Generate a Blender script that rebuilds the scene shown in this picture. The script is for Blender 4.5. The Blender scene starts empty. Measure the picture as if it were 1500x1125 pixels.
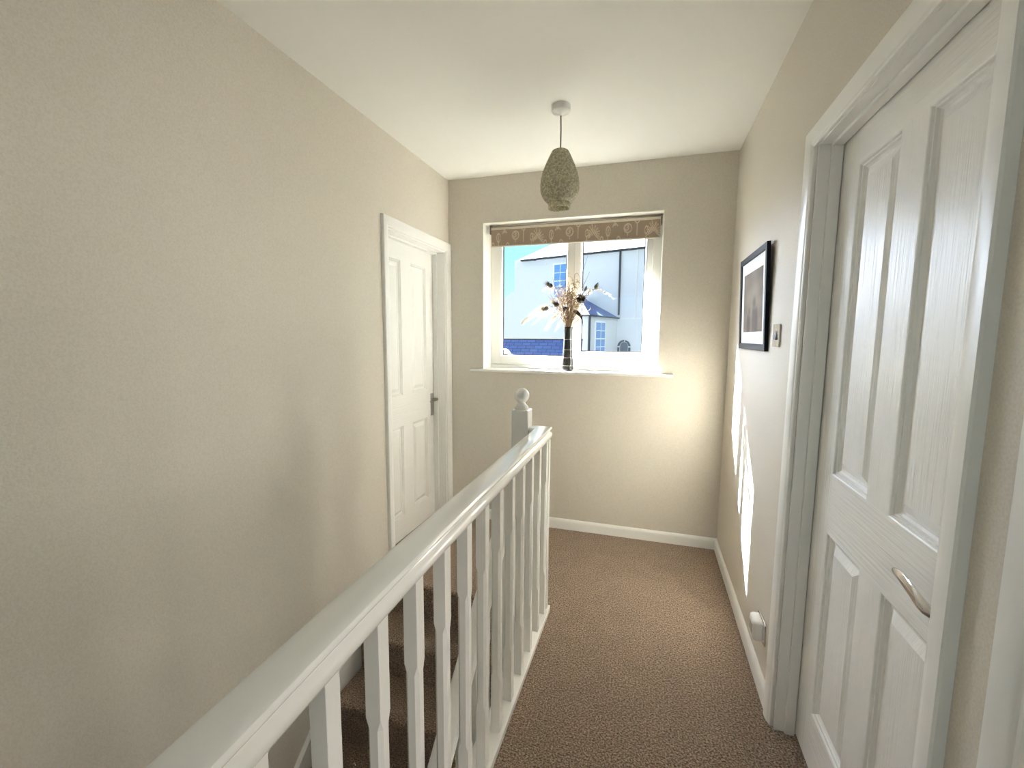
import bpy, math, random
from mathutils import Vector, Matrix
random.seed(7)
sc = bpy.context.scene
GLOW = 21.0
COL = sc.collection
PI = math.pi

# ------------------------------------------------------------------ dimensions of the place (metres)
XL, XR, YW, H = -1.4505, 0.4856, 3.0874, 2.5352      # left wall, right wall, window wall, ceiling
YB = -1.35                                           # wall behind the camera
ZL = -2.6                                            # floor of the hall below

# ------------------------------------------------------------------ materials
def nmat(name):
    m = bpy.data.materials.new(name); m.use_nodes = True
    nt = m.node_tree; nt.nodes.clear()
    out = nt.nodes.new('ShaderNodeOutputMaterial')
    return m, nt, out

def N(nt, t, **kw):
    n = nt.nodes.new(t)
    for k, v in kw.items(): setattr(n, k, v)
    return n

def coords(nt, scale=(1, 1, 1)):
    g = N(nt, 'ShaderNodeNewGeometry'); mp = N(nt, 'ShaderNodeMapping')
    mp.inputs['Scale'].default_value = scale
    nt.links.new(g.outputs['Position'], mp.inputs['Vector'])
    return mp.outputs['Vector']

def pbr(name, color, rough=.5, spec=.5, metal=0, bump=None, mottled=None, coat=0.0):
    """bump: list of (scale vec, noise scale, strength, distance, detail); mottled: (noise scale, colour2, lo, hi)"""
    m, nt, out = nmat(name)
    b = N(nt, 'ShaderNodeBsdfPrincipled')
    b.inputs['Base Color'].default_value = (*color, 1); b.inputs['Roughness'].default_value = rough
    b.inputs['Specular IOR Level'].default_value = spec; b.inputs['Metallic'].default_value = metal
    b.inputs['Coat Weight'].default_value = coat
    nt.links.new(b.outputs[0], out.inputs[0])
    if mottled:
        ns, c2, lo, hi = mottled
        no = N(nt, 'ShaderNodeTexNoise'); no.inputs['Scale'].default_value = ns; no.inputs['Detail'].default_value = 6
        nt.links.new(coords(nt), no.inputs['Vector'])
        rp = N(nt, 'ShaderNodeValToRGB')
        rp.color_ramp.elements[0].position = lo; rp.color_ramp.elements[0].color = (*color, 1)
        rp.color_ramp.elements[1].position = hi; rp.color_ramp.elements[1].color = (*c2, 1)
        nt.links.new(no.outputs['Fac'], rp.inputs[0]); nt.links.new(rp.outputs[0], b.inputs['Base Color'])
    if bump:
        prev = None
        for sv, ns, st, di, de in bump:
            no = N(nt, 'ShaderNodeTexNoise'); no.inputs['Scale'].default_value = ns; no.inputs['Detail'].default_value = de
            nt.links.new(coords(nt, sv), no.inputs['Vector'])
            bu = N(nt, 'ShaderNodeBump'); bu.inputs['Strength'].default_value = st; bu.inputs['Distance'].default_value = di
            nt.links.new(no.outputs['Fac'], bu.inputs['Height'])
            if prev: nt.links.new(prev, bu.inputs['Normal'])
            prev = bu.outputs[0]
        nt.links.new(prev, b.inputs['Normal'])
    return m

M = {}
M['wall'] = pbr('warm_beige_paint', (.68, .635, .56), .62, .25,
                bump=[((1, 1, 1), 190, .35, .0015, 2), ((1, 1, 1), 14, .08, .003, 2)], mottled=(210, (.615, .57, .495), .40, .66))
M['ceil'] = pbr('ceiling_paint', (.87, .865, .82), .8, .2, bump=[((1, 1, 1), 150, .12, .001, 2)])
M['gloss'] = pbr('white_gloss_paint', (.84, .835, .81), .13, .5)
M['trimw'] = pbr('white_satin_paint', (.84, .835, .81), .3, .45)
M['grain_v'] = pbr('white_grained_door_paint', (.84, .835, .81), .27, .5,
                   bump=[((1, 130, 5), 1, .6, .0035, 5), ((1, 45, 2), 1, .25, .003, 3)])
M['grain_h'] = pbr('white_grained_rail_paint', (.84, .835, .81), .27, .5,
                   bump=[((1, 5, 130), 1, .5, .0035, 5)])
M['upvc'] = pbr('white_upvc', (.86, .86, .83), .22, .5)
M['reveal'] = pbr('white_reveal_paint', (.85, .83, .76), .6, .3, bump=[((1, 1, 1), 160, .1, .001, 2)])
M['gasket'] = pbr('black_rubber', (.02, .022, .026), .5)
M['chrome'] = pbr('chrome', (.75, .75, .76), .12, .5, 1)
M['satin'] = pbr('satin_nickel', (.48, .46, .42), .3, .5, 1)
M['black'] = pbr('black_plastic', (.015, .015, .016), .3)
M['frame'] = pbr('black_stained_wood', (.006, .006, .008), .6, .2, bump=[((1, 60, 3), 5, .08, .001, 2)])
M['mount'] = pbr('white_card', (.86, .87, .88), .8)
M['vase'] = pbr('black_glazed_ceramic', (.018, .017, .016), .18, .5)
M['ring'] = pbr('pale_glaze_line', (.42, .40, .36), .4)
M['plastic'] = pbr('white_plastic', (.82, .81, .78), .35)
M['cord'] = pbr('grey_braided_cord', (.16, .15, .13), .6)
M['pampas'] = pbr('cream_plume', (.72, .66, .55), .8)
M['straw'] = pbr('dried_straw', (.27, .19, .10), .75)
M['pod'] = pbr('dried_brown_pod', (.035, .021, .012), .65)
M['podg'] = pbr('dried_grey_pod', (.13, .13, .11), .6)
M['twig'] = pbr('dark_twig', (.10, .06, .035), .7)
M['petal'] = pbr('papery_petal', (.42, .33, .23), .7)
M['blind'] = pbr('taupe_linen', (.335, .262, .20), .85, .2, bump=[((900, 900, 900), 1, .1, .0006, 1)])
M['blindp'] = pbr('cream_print', (.56, .47, .37), .85, .2)
M['blindhem'] = pbr('cream_hem_bar', (.62, .57, .48), .6)
M['bracket'] = pbr('bronze_bracket', (.14, .11, .08), .4)
# exterior
M['render'] = pbr('white_render', (.66, .68, .70), .9, .1, bump=[((1, 1, 1), 8, .1, .01, 3)])
M['render2'] = pbr('cream_render', (.74, .74, .72), .9, .1)
M['paleslate'] = None
M['gutter'] = pbr('dark_gutter', (.03, .035, .045), .5)
M['wwood'] = pbr('white_window_timber', (.82, .83, .84), .5)
M['wglass'] = pbr('sky_painted_glass', (.13, .30, .60), .08, .6)  # blue sky reflection painted into the base colour
M['dglass'] = pbr('dark_leaded_glass', (.09, .11, .15), .15, .6)
M['voussoir'] = pbr('dark_brick_bounce_cut', (.05, .06, .075), .7)  # arch surround, also faces outdoors darkened to cut bounced sun
M['tarmac'] = pbr('tarmac', (.022, .023, .024), .9)

def carpet():
    m, nt, out = nmat('brown_twist_pile_carpet')
    b = N(nt, 'ShaderNodeBsdfPrincipled'); b.inputs['Roughness'].default_value = .95
    b.inputs['Specular IOR Level'].default_value = .1
    b.inputs['Sheen Weight'].default_value = .25; b.inputs['Sheen Roughness'].default_value = .6
    v = coords(nt)
    n1 = N(nt, 'ShaderNodeTexNoise'); n1.inputs['Scale'].default_value = 150; n1.inputs['Detail'].default_value = 4; n1.inputs['Roughness'].default_value = .7
    n2 = N(nt, 'ShaderNodeTexNoise'); n2.inputs['Scale'].default_value = 9; n2.inputs['Detail'].default_value = 3
    vo = N(nt, 'ShaderNodeTexVoronoi'); vo.inputs['Scale'].default_value = 190
    for n in (n1, n2, vo): nt.links.new(v, n.inputs['Vector'])
    rp = N(nt, 'ShaderNodeValToRGB'); e = rp.color_ramp.elements
    e[0].position = .40; e[0].color = (.085, .052, .032, 1)
    e[1].position = .62; e[1].color = (.56, .41, .285, 1)
    x = rp.color_ramp.elements.new(.5); x.color = (.27, .178, .112, 1)
    nt.links.new(n1.outputs['Fac'], rp.inputs[0])
    mx = N(nt, 'ShaderNodeMixRGB', blend_type='MULTIPLY'); mx.inputs[0].default_value = .35
    nt.links.new(rp.outputs[0], mx.inputs[1])
    r2 = N(nt, 'ShaderNodeValToRGB'); r2.color_ramp.elements[0].position = .3; r2.color_ramp.elements[0].color = (.7, .7, .7, 1)
    r2.color_ramp.elements[1].position = .7; r2.color_ramp.elements[1].color = (1.1, 1.1, 1.1, 1)
    nt.links.new(n2.outputs['Fac'], r2.inputs[0]); nt.links.new(r2.outputs[0], mx.inputs[2])
    nt.links.new(mx.outputs[0], b.inputs['Base Color'])
    ad = N(nt, 'ShaderNodeMath', operation='SUBTRACT')
    nt.links.new(n1.outputs['Fac'], ad.inputs[0]); nt.links.new(vo.outputs['Distance'], ad.inputs[1])
    bu = N(nt, 'ShaderNodeBump'); bu.inputs['Strength'].default_value = .9; bu.inputs['Distance'].default_value = .006
    nt.links.new(ad.outputs[0], bu.inputs['Height']); nt.links.new(bu.outputs[0], b.inputs['Normal'])
    nt.links.new(b.outputs[0], out.inputs[0])
    return m
M['carpet'] = carpet()

def glass():
    m, nt, out = nmat('window_glass')
    t = N(nt, 'ShaderNodeBsdfTransparent'); t.inputs[0].default_value = (.97, .985, .98, 1)
    g = N(nt, 'ShaderNodeBsdfGlossy'); g.inputs['Roughness'].default_value = .01
    f = N(nt, 'ShaderNodeLayerWeight'); f.inputs[0].default_value = .5
    p5 = N(nt, 'ShaderNodeMath', operation='POWER'); p5.inputs[1].default_value = 5
    ma = N(nt, 'ShaderNodeMath', operation='MULTIPLY_ADD'); ma.inputs[1].default_value = .96; ma.inputs[2].default_value = .04
    nt.links.new(f.outputs['Facing'], p5.inputs[0]); nt.links.new(p5.outputs[0], ma.inputs[0])
    mx = N(nt, 'ShaderNodeMixShader')
    nt.links.new(ma.outputs[0], mx.inputs[0]); nt.links.new(t.outputs[0], mx.inputs[1]); nt.links.new(g.outputs[0], mx.inputs[2])
    nt.links.new(mx.outputs[0], out.inputs[0])
    return m
M['glass'] = glass()

def slate(name, c1, c2, rough=.55):
    m, nt, out = nmat(name)
    b = N(nt, 'ShaderNodeBsdfPrincipled'); b.inputs['Roughness'].default_value = rough
    br = N(nt, 'ShaderNodeTexBrick'); br.inputs['Scale'].default_value = 1
    br.inputs['Color1'].default_value = (*c1, 1); br.inputs['Color2'].default_value = (*c2, 1)
    br.inputs['Mortar'].default_value = (c1[0]*.45, c1[1]*.45, c1[2]*.5, 1)
    br.inputs['Brick Width'].default_value = .28; br.inputs['Row Height'].default_value = .14; br.inputs['Mortar Size'].default_value = .012
    tc = N(nt, 'ShaderNodeUVMap'); nt.links.new(tc.outputs[0], br.inputs['Vector'])
    nt.links.new(br.outputs[0], b.inputs['Base Color']); nt.links.new(b.outputs[0], out.inputs[0])
    return m
M['slate'] = slate('blue_grey_slate', (.06, .105, .27), (.09, .15, .34))
M['paleslate'] = slate('pale_sunlit_slate', (.40, .39, .40), (.50, .48, .49), .8)  # sunlight on the slates put into the pale base colour

def shade_mat():
    m, nt, out = nmat('sage_mosaic_shade')
    b = N(nt, 'ShaderNodeBsdfPrincipled'); b.inputs['Roughness'].default_value = .45
    v = coords(nt)
    vo = N(nt, 'ShaderNodeTexVoronoi'); vo.inputs['Scale'].default_value = 170
    vd = N(nt, 'ShaderNodeTexVoronoi', feature='DISTANCE_TO_EDGE'); vd.inputs['Scale'].default_value = 150
    no = N(nt, 'ShaderNodeTexNoise'); no.inputs['Scale'].default_value = 30; no.inputs['Detail'].default_value = 4
    for n in (vo, vd, no): nt.links.new(v, n.inputs['Vector'])
    rp = N(nt, 'ShaderNodeValToRGB'); e = rp.color_ramp.elements
    e[0].position = .25; e[0].color = (.50, .45, .31, 1); e[1].position = .8; e[1].color = (.92, .88, .68, 1)
    nt.links.new(vo.outputs['Color'], rp.inputs[0])
    r2 = N(nt, 'ShaderNodeValToRGB'); r2.color_ramp.elements[0].position = .02; r2.color_ramp.elements[0].color = (.85, .83, .68, 1)
    r2.color_ramp.elements[1].position = .10; r2.color_ramp.elements[1].color = (0, 0, 0, 1)
    nt.links.new(vd.outputs['Distance'], r2.inputs[0])
    mx = N(nt, 'ShaderNodeMixRGB', blend_type='LIGHTEN'); mx.inputs[0].default_value = .75
    nt.links.new(rp.outputs[0], mx.inputs[1]); nt.links.new(r2.outputs[0], mx.inputs[2])
    m2 = N(nt, 'ShaderNodeMixRGB', blend_type='MULTIPLY'); m2.inputs[0].default_value = .25
    nt.links.new(mx.outputs[0], m2.inputs[1]); nt.links.new(no.outputs['Fac'], m2.inputs[2])
    nt.links.new(m2.outputs[0], b.inputs['Base Color'])
    bu = N(nt, 'ShaderNodeBump'); bu.inputs['Strength'].default_value = .6; bu.inputs['Distance'].default_value = .002
    nt.links.new(vd.outputs['Distance'], bu.inputs['Height']); nt.links.new(bu.outputs[0], b.inputs['Normal'])
    tr = N(nt, 'ShaderNodeBsdfTranslucent'); nt.links.new(m2.outputs[0], tr.inputs[0])
    ms = N(nt, 'ShaderNodeMixShader'); ms.inputs[0].default_value = .45
    nt.links.new(b.outputs[0], ms.inputs[1]); nt.links.new(tr.outputs[0], ms.inputs[2])
    nt.links.new(ms.outputs[0], out.inputs[0])
    return m
M['shade'] = shade_mat()

def vcol_mat():
    m, nt, out = nmat('sepia_photo_print')
    b = N(nt, 'ShaderNodeBsdfPrincipled'); b.inputs['Roughness'].default_value = .7; b.inputs['Specular IOR Level'].default_value = .15
    a = N(nt, 'ShaderNodeVertexColor'); a.layer_name = 'print'
    nt.links.new(a.outputs[0], b.inputs['Base Color']); nt.links.new(b.outputs[0], out.inputs[0])
    return m
M['print'] = vcol_mat()

# ------------------------------------------------------------------ mesh building
class MB:
    def __init__(s): s.v = []; s.f = []; s.mi = []; s.uv = {}
    def face(s, idx, mi=0): s.f.append(tuple(idx)); s.mi.append(mi)
    def poly(s, pts, mi=0):
        n = len(s.v); s.v += [tuple(p) for p in pts]; s.face(range(n, n+len(pts)), mi)
    def box(s, x0, x1, y0, y1, z0, z1, mi=0):
        n = len(s.v)
        s.v += [(x, y, z) for z in (z0, z1) for y in (y0, y1) for x in (x0, x1)]
        for q in ((0, 2, 3, 1), (4, 5, 7, 6), (0, 1, 5, 4), (2, 6, 7, 3), (0, 4, 6, 2), (1, 3, 7, 5)):
            s.face([n+i for i in q], mi)
    def prism(s, pts, a, b, mi=0):
        """pts: list of 3-vectors of one end; a,b: offset vectors of the two ends"""
        a = Vector(a); b = Vector(b); n = len(s.v); k = len(pts)
        s.v += [tuple(Vector(p)+a) for p in pts] + [tuple(Vector(p)+b) for p in pts]
        s.face(range(n, n+k), mi); s.face(range(n+2*k-1, n+k-1, -1), mi)
        for i in range(k):
            j = (i+1) % k; s.face((n+i, n+j, n+k+j, n+k+i)[::-1], mi)
    def lathe(s, prof, c, seg=40, mi=0, bands=None, cap0=True, cap1=True):
        n = len(s.v)
        for r, z in prof:
            for i in range(seg):
                a = 2*PI*i/seg; s.v.append((c[0]+r*math.cos(a), c[1]+r*math.sin(a), c[2]+z))
        for j in range(len(prof)-1):
            m = bands[j] if bands else mi
            for i in range(seg):
                k = (i+1) % seg
                s.face((n+j*seg+i, n+j*seg+k, n+(j+1)*seg+k, n+(j+1)*seg+i), m)
        if cap0: s.face([n+i for i in range(seg)][::-1], mi)
        if cap1: s.face([n+(len(prof)-1)*seg+i for i in range(seg)], mi)
    def tube(s, pts, r, seg=8, mi=0, caps=True):
        pts = [Vector(p) for p in pts]; n = len(s.v); k = len(pts)
        rs = r if isinstance(r, (list, tuple)) else [r]*k
        t0 = (pts[1]-pts[0]).normalized()
        up = Vector((0, 0, 1)) if abs(t0.z) < .9 else Vector((1, 0, 0))
        nx = t0.cross(up).normalized()
        for i, p in enumerate(pts):
            t = (pts[min(i+1, k-1)]-pts[max(i-1, 0)]).normalized()
            nx = (nx - t*nx.dot(t)).normalized(); ny = t.cross(nx)
            for q in range(seg):
                a = 2*PI*q/seg; s.v.append(tuple(p + (nx*math.cos(a)+ny*math.sin(a))*rs[i]))
        for i in range(k-1):
            for q in range(seg):
                w = (q+1) % seg
                s.face((n+i*seg+q, n+i*seg+w, n+(i+1)*seg+w, n+(i+1)*seg+q), mi)
        if caps:
            s.face([n+q for q in range(seg)][::-1], mi); s.face([n+(k-1)*seg+q for q in range(seg)], mi)
    def sweep(s, prof, path, mi=0):
        """prof: (side offset to the right of travel, height) closed; path: 3-vectors, mitred in plan"""
        path = [Vector(p) for p in path]; n = len(s.v); k = len(prof); m = len(path)
        for i, p in enumerate(path):
            d = []
            if i > 0: d.append((path[i]-path[i-1]).to_2d().normalized())
            if i < m-1: d.append((path[i+1]-path[i]).to_2d().normalized())
            rts = [Vector((q.y, -q.x)) for q in d]
            if len(rts) == 2:
                b = (rts[0]+rts[1]).normalized(); sc_ = 1/max(.2, b.dot(rts[0])); rt = b*sc_
            else: rt = rts[0]
            for o, h in prof: s.v.append((p.x+rt.x*o, p.y+rt.y*o, p.z+h))
        for i in range(m-1):
            for q in range(k):
                w = (q+1) % k
                s.face((n+i*k+q, n+i*k+w, n+(i+1)*k+w, n+(i+1)*k+q), mi)
        s.face([n+q for q in range(k)][::-1], mi); s.face([n+(m-1)*k+q for q in range(k)], mi)

WL = {}
def link(o, loc, parent):
    COL.objects.link(o); WL[o.name] = Vector(loc)
    if parent is not None:
        o.parent = parent; o.location = Vector(loc)-WL[parent.name]
    else: o.location = loc
    return o
def tag(o, label=None, cat=None, group=None, kind=None):
    if label: o['label'] = label
    if cat: o['category'] = cat
    if group: o['group'] = group
    if kind: o['kind'] = kind
    return o
def empty(name, loc, label, cat, group=None, kind=None):
    o = bpy.data.objects.new(name, None); o.empty_display_size = .05
    link(o, loc, None); return tag(o, label, cat, group, kind)
def build(name, mb, mats, parent=None, loc=None, bevel=0, smooth=False, seg=2, angle=None, uv=None):
    if not isinstance(mats, (list, tuple)): mats = [mats]
    if loc is None:
        if parent is not None: loc = WL[parent.name]
        else:
            xs, ys, zs = zip(*mb.v); loc = ((min(xs)+max(xs))/2, (min(ys)+max(ys))/2, min(zs))
    loc = Vector(loc)
    me = bpy.data.meshes.new(name)
    me.from_pydata([tuple(Vector(v)-loc) for v in mb.v], [], mb.f)
    for m in mats: me.materials.append(m)
    for p, i in zip(me.polygons, mb.mi): p.material_index = i
    if uv:
        l = me.uv_layers.new(name='UVMap')
        for p in me.polygons:
            for li in p.loop_indices:
                l.data[li].uv = uv(Vector(mb.v[me.loops[li].vertex_index]))
    import bmesh
    bm = bmesh.new(); bm.from_mesh(me); bmesh.ops.recalc_face_normals(bm, faces=bm.faces); bm.to_mesh(me); bm.free()
    if smooth:
        for p in me.polygons: p.use_smooth = True
        me.set_sharp_from_angle(angle=math.radians(angle or 40))
    o = bpy.data.objects.new(name, me); link(o, loc, parent)
    if bevel:
        b = o.modifiers.new('bevel', 'BEVEL'); b.width = bevel; b.segments = seg; b.limit_method = 'ANGLE'; b.angle_limit = math.radians(40)
    return o
def copy_of(o, loc, parent):
    c = o.copy(); COL.objects.link(c); WL[c.name] = Vector(loc)
    c.parent = parent; c.location = Vector(loc)-(WL[parent.name] if parent else Vector((0, 0, 0)))
    return c
def struct(name, mb, mat, label, cat, **kw):
    o = build(name, mb, mat, **kw); return tag(o, label, cat, None, 'structure')

# ------------------------------------------------------------------ the setting
DL0, DL1, DLZ = 2.262, 3.030, 2.022        # left door opening
DR0, DR1, DRZ = 0.880, 1.672, 2.012        # right door opening
DN0, DN1 = -0.092, 0.670                   # nearer right doorway
WX0, WX1, WZ0, WZ1 = -1.178, 0.068, 1.1606, 2.2175
YO = 3.36                                  # outer face of the window wall
SX = -0.475                                # edge of the stairwell

m = MB()
m.box(SX, XR+.2, YB, YW+.02, -.25, 0); m.box(XL-.2, SX, 2.108, YW+.02, -.25, 0); m.box(XL-.2, SX, YB, -.85, -.25, 0)
struct('floor', m, M['carpet'], 'brown speckled twist-pile carpet of the landing', 'floor')
m = MB(); m.box(XL-.2, XR+.2, YB-.2, YO, H, H+.1)
struct('ceiling', m, M['ceil'], 'plain off-white landing ceiling', 'ceiling')

m = MB(); T = XL-.16
m.box(T, XL, YB-.2, DL0, ZL, H); m.box(T, XL, DL0, DL1, DLZ, H); m.box(T, XL, DL0, DL1, ZL, -.012); m.box(T, XL, DL1, YW, ZL, H)
m.box(T-.12, T-.003, DL0-.1, YW, -.3, DLZ+.1)  # slab added behind the door to block outside light
struct('wall_left', m, M['wall'], 'long beige wall on the stair side with a white door at its far end', 'wall')
m = MB(); T = XR+.14
m.box(XR, T, YB-.2, DN0, -.25, H); m.box(XR, T, DN0, DN1, DRZ, H); m.box(XR, T, DN1, DR0, -.25, H)
m.box(XR, T, DR0, DR1, DRZ, H); m.box(XR, T, DR1, YW, -.25, H); m.box(T+.003, T+.12, DR0-.005, DR1+.1, -.25, DRZ+.1)  # last box: backing added behind the door against outside light
struct('wall_right', m, M['wall'], 'beige wall on the door side catching a strip of sunlight', 'wall')
m = MB()
m.box(XL-.16, WX0, YW, YO, ZL, H); m.box(WX1, XR+.14, YW, YO, ZL, H); m.box(WX0, WX1, YW, YO, ZL, WZ0-.001); m.box(WX0, WX1, YW, YO, WZ1, H)
struct('wall_window', m, M['wall'], 'beige end wall around the window', 'wall')
BX0, BX1, BZ0, BZ1 = -.95, .15, .95, 2.15
m = MB()
m.box(XL-.16, BX0, YB-.16, YB, ZL, H); m.box(BX1, XR+.14, YB-.16, YB, ZL, H); m.box(BX0, BX1, YB-.16, YB, ZL, BZ0); m.box(BX0, BX1, YB-.16, YB, BZ1, H)
struct('wall_back', m, M['wall'], 'beige wall behind the viewpoint with the rear landing window', 'wall')
m = MB(); m.box(SX, SX+.1, YB, YW, ZL, -.25)
struct('wall_stairwell', m, M['wall'], 'beige wall under the landing beside the stairs', 'wall')
m = MB(); m.box(XL-.16, XR+.14, YB-.16, YW, ZL-.1, ZL)
struct('floor_hall', m, M['carpet'], 'carpet of the hall at the foot of the stairs', 'floor')

# the room behind the nearer doorway
m = MB(); a0, a1, b0, b1 = XR+.14, 2.7, -1.45, .80
m.box(a0, a1, b0, b1, -.25, 0); m.box(a0, a1, b0, b1, H, H+.1); m.box(a0, a1, b0-.1, b0, -.25, H); m.box(a0, a1, b1, b1+.07, -.25, H)
m.box(a1, a1+.1, b0, -1.3, -.25, H); m.box(a1, a1+.1, -.1, b1, -.25, H); m.box(a1, a1+.1, -1.3, -.1, -.25, .9); m.box(a1, a1+.1, -1.3, -.1, 2.15, H)  # far wall opening added for the fill lamp
struct('wall_bedroom', m, M['wall'], 'beige walls of the room behind the nearer doorway', 'wall')

# added window behind the viewpoint, made up to hold a fill lamp
w2 = empty('fill_window', ((BX0+BX1)/2, YB-.08, BZ0), 'white rear landing window behind the viewpoint', 'window', kind='structure')
m = MB()
for a in ((BX0, BX0+.06, BZ0, BZ1), (BX1-.06, BX1, BZ0, BZ1), (BX0+.06, BX1-.06, BZ0, BZ0+.06), (BX0+.06, BX1-.06, BZ1-.06, BZ1)):
    m.box(a[0], a[1], YB-.11, YB-.05, a[2], a[3])
build('window_frame', m, M['upvc'], w2)
m = MB(); m.box(BX0+.055, BX1-.055, YB-.083, YB-.079, BZ0+.055, BZ1-.055); build('pane', m, M['glass'], w2)

# skirting boards
def skirt(name, path, label):
    m = MB()
    prof = [(0, 0), (.015, 0), (.015, .055), (.013, .064), (.008, .071), (.003, .075), (0, .075)]
    m.sweep(prof, path); return struct(name, m, M['trimw'], label, 'skirting board', smooth=True, angle=25)
ym, xm = YW, XR
skirt('baseboard_right', [(XR, .748+.985, 0), (XR, YW-.0145, 0)][::-1], 'low white skirting board along the right-hand wall')
# sweep's right-of-travel must face the room
for o in [bpy.data.objects['baseboard_right']]:
    pass
skirt('baseboard_window', [(XL, YW, 0), (XR, YW, 0)], 'low white skirting board under the window wall')
skirt('baseboard_left', [(XL, 2.13, 0), (XL, 2.186, 0)], 'short white skirting board between stairs and left door')
skirt('baseboard_doors', [(XR, .820, 0), (XR, .752, 0)], 'short white skirting board between the two right-hand doors')

# ------------------------------------------------------------------ doors
def arch_profile(w=.056):
    # (across from inner edge outwards, stand-off from wall)
    return [(0, 0), (0, .009), (.004, .012), (.010, .0125), (.014, .0155), (.022, .0175), (.030, .019), (.046, .0205), (w-.003, .020), (w, .016), (w, 0)]

def casing(mb, wx, sx, y0, y1, z1, w=.056):
    """architrave around an opening in a wall x = wx; sx = +1 when the room is towards +x"""
    pr = arch_profile(w); k = len(pr); n = len(mb.v)
    corners = [(y0, 0, -1, 0), (y0, z1, -1, 1), (y1, z1, 1, 1), (y1, 0, 1, 0)]
    for (y, z, dy, dz) in corners:
        for a, h in pr: mb.v.append((wx+sx*h, y+dy*a, z+dz*a))
    for i in range(3):
        for q in range(k-1): mb.face((n+i*k+q, n+i*k+q+1, n+(i+1)*k+q+1, n+(i+1)*k+q))
    mb.face([n+q for q in range(k)]); mb.face([n+3*k+q for q in range(k)])

def lining(mb, xa, xb, y0, y1, z1, t=.024):
    mb.box(xa, xb, y0, y0+t, 0, z1); mb.box(xa, xb, y1-t, y1, 0, z1); mb.box(xa, xb, y0+t, y1-t, z1-t, z1)

def leaf(mb, xf, sx, y0, y1, z0, z1, yc, zc, thick=.036):
    """panelled leaf with its face at x = xf towards sx; yc: the two panels' y spans, zc: the two z spans"""
    ys = [y0, *yc[0], *yc[1], y1]; zs = [z0, *zc[0], *zc[1], z1]
    rings = [(0, 0), (.003, .0015), (.0055, .0065), (.0100, .0070), (.0130, .0125), (.0180, .0165), (.0250, .0168), (.0290, .0150), (.048, .0055)]
    for i in range(5):
        for j in range(5):
            ya, yb, za, zb = ys[i], ys[i+1], zs[j], zs[j+1]
            if i in (1, 3) and j in (1, 3):
                n = len(mb.v)
                for o, d in rings:
                    x = xf - sx*d
                    mb.v += [(x, ya+o, za+o), (x, yb-o, za+o), (x, yb-o, zb-o), (x, ya+o, zb-o)]
                for r in range(len(rings)-1):
                    for q in range(4):
                        w = (q+1) % 4
                        mb.face((n+4*r+q, n+4*r+w, n+4*r+4+w, n+4*r+4+q), 0)
                r = len(rings)-1; mb.face([n+4*r+q for q in range(4)], 0)
            else:
                mb.poly([(xf, ya, za), (xf, yb, za), (xf, yb, zb), (xf, ya, zb)], 1 if (j in (0, 2, 4) and i in (1, 2, 3)) else 0)
    xb = xf - sx*thick
    mb.poly([(xb, y0, z0), (xb, y1, z0), (xb, y1, z1), (xb, y0, z1)])
    mb.poly([(xf, y0, z0), (xb, y0, z0), (xb, y0, z1), (xf, y0, z1)]); mb.poly([(xf, y1, z0), (xb, y1, z0), (xb, y1, z1), (xf, y1, z1)])
    mb.poly([(xf, y0, z0), (xb, y0, z0), (xb, y1, z0), (xf, y1, z0)]); mb.poly([(xf, y0, z1), (xb, y0, z1), (xb, y1, z1), (xf, y1, z1)])

# left door (door_1): in the left wall, beside the window wall
d1 = empty('door_1', (XL-.08, (DL0+DL1)/2, 0), 'white four-panel door at the top of the stairs beside the window wall', 'door', kind='structure')
m = MB(); casing(m, XL, 1, DL0+.006, DL1-.004, DLZ-.004, .0605)
build('door_architrave', m, M['trimw'], d1, smooth=True, angle=30)
m = MB(); lining(m, XL-.16, XL, DL0-.004, DL1+.004, DLZ+.004, .018)
ST = XL-.098
m.box(ST+.001, ST+.036, DL0+.014, DL0+.026, 0, DLZ-.014); m.box(ST+.001, ST+.036, DL1-.026, DL1-.014, 0, DLZ-.014); m.box(ST+.001, ST+.036, DL0+.026, DL1-.026, DLZ-.026, DLZ-.014)
build('door_frame', m, M['trimw'], d1, bevel=.0015)
m = MB(); leaf(m, ST-.001, 1, DL0+.017, DL1-.017, .026, DLZ-.017, ((2.383, 2.572), (2.694, 2.905)), ((.185, .802), (1.008, 1.886)))
lf = build('door_leaf', m, [M['grain_v'], M['grain_h']], d1)
m = MB(); hx = ST-.001; hy = 2.976
m.box(hx, hx+.008, hy-.021, hy+.021, .805, .972); h1 = build('door_handle', m, M['satin'], d1, bevel=.002)
m = MB(); m.tube([(hx, hy, .928), (hx+.046, hy, .928)], .009, 12)
m.tube([(hx+.046, hy+.006, .928), (hx+.050, hy-.01, .929), (hx+.052, hy-.05, .930), (hx+.050, hy-.115, .926)], [.008, .009, .009, .006], 12)
build('lever', m, M['satin'], h1, smooth=True)
m = MB(); m.box(XL-.16, XL-.155, DL0, DL1, -.02, .03); build('dark_gap_strip', m, M['gutter'], d1)  # dark strip put in so the gap under the door reads black

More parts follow.
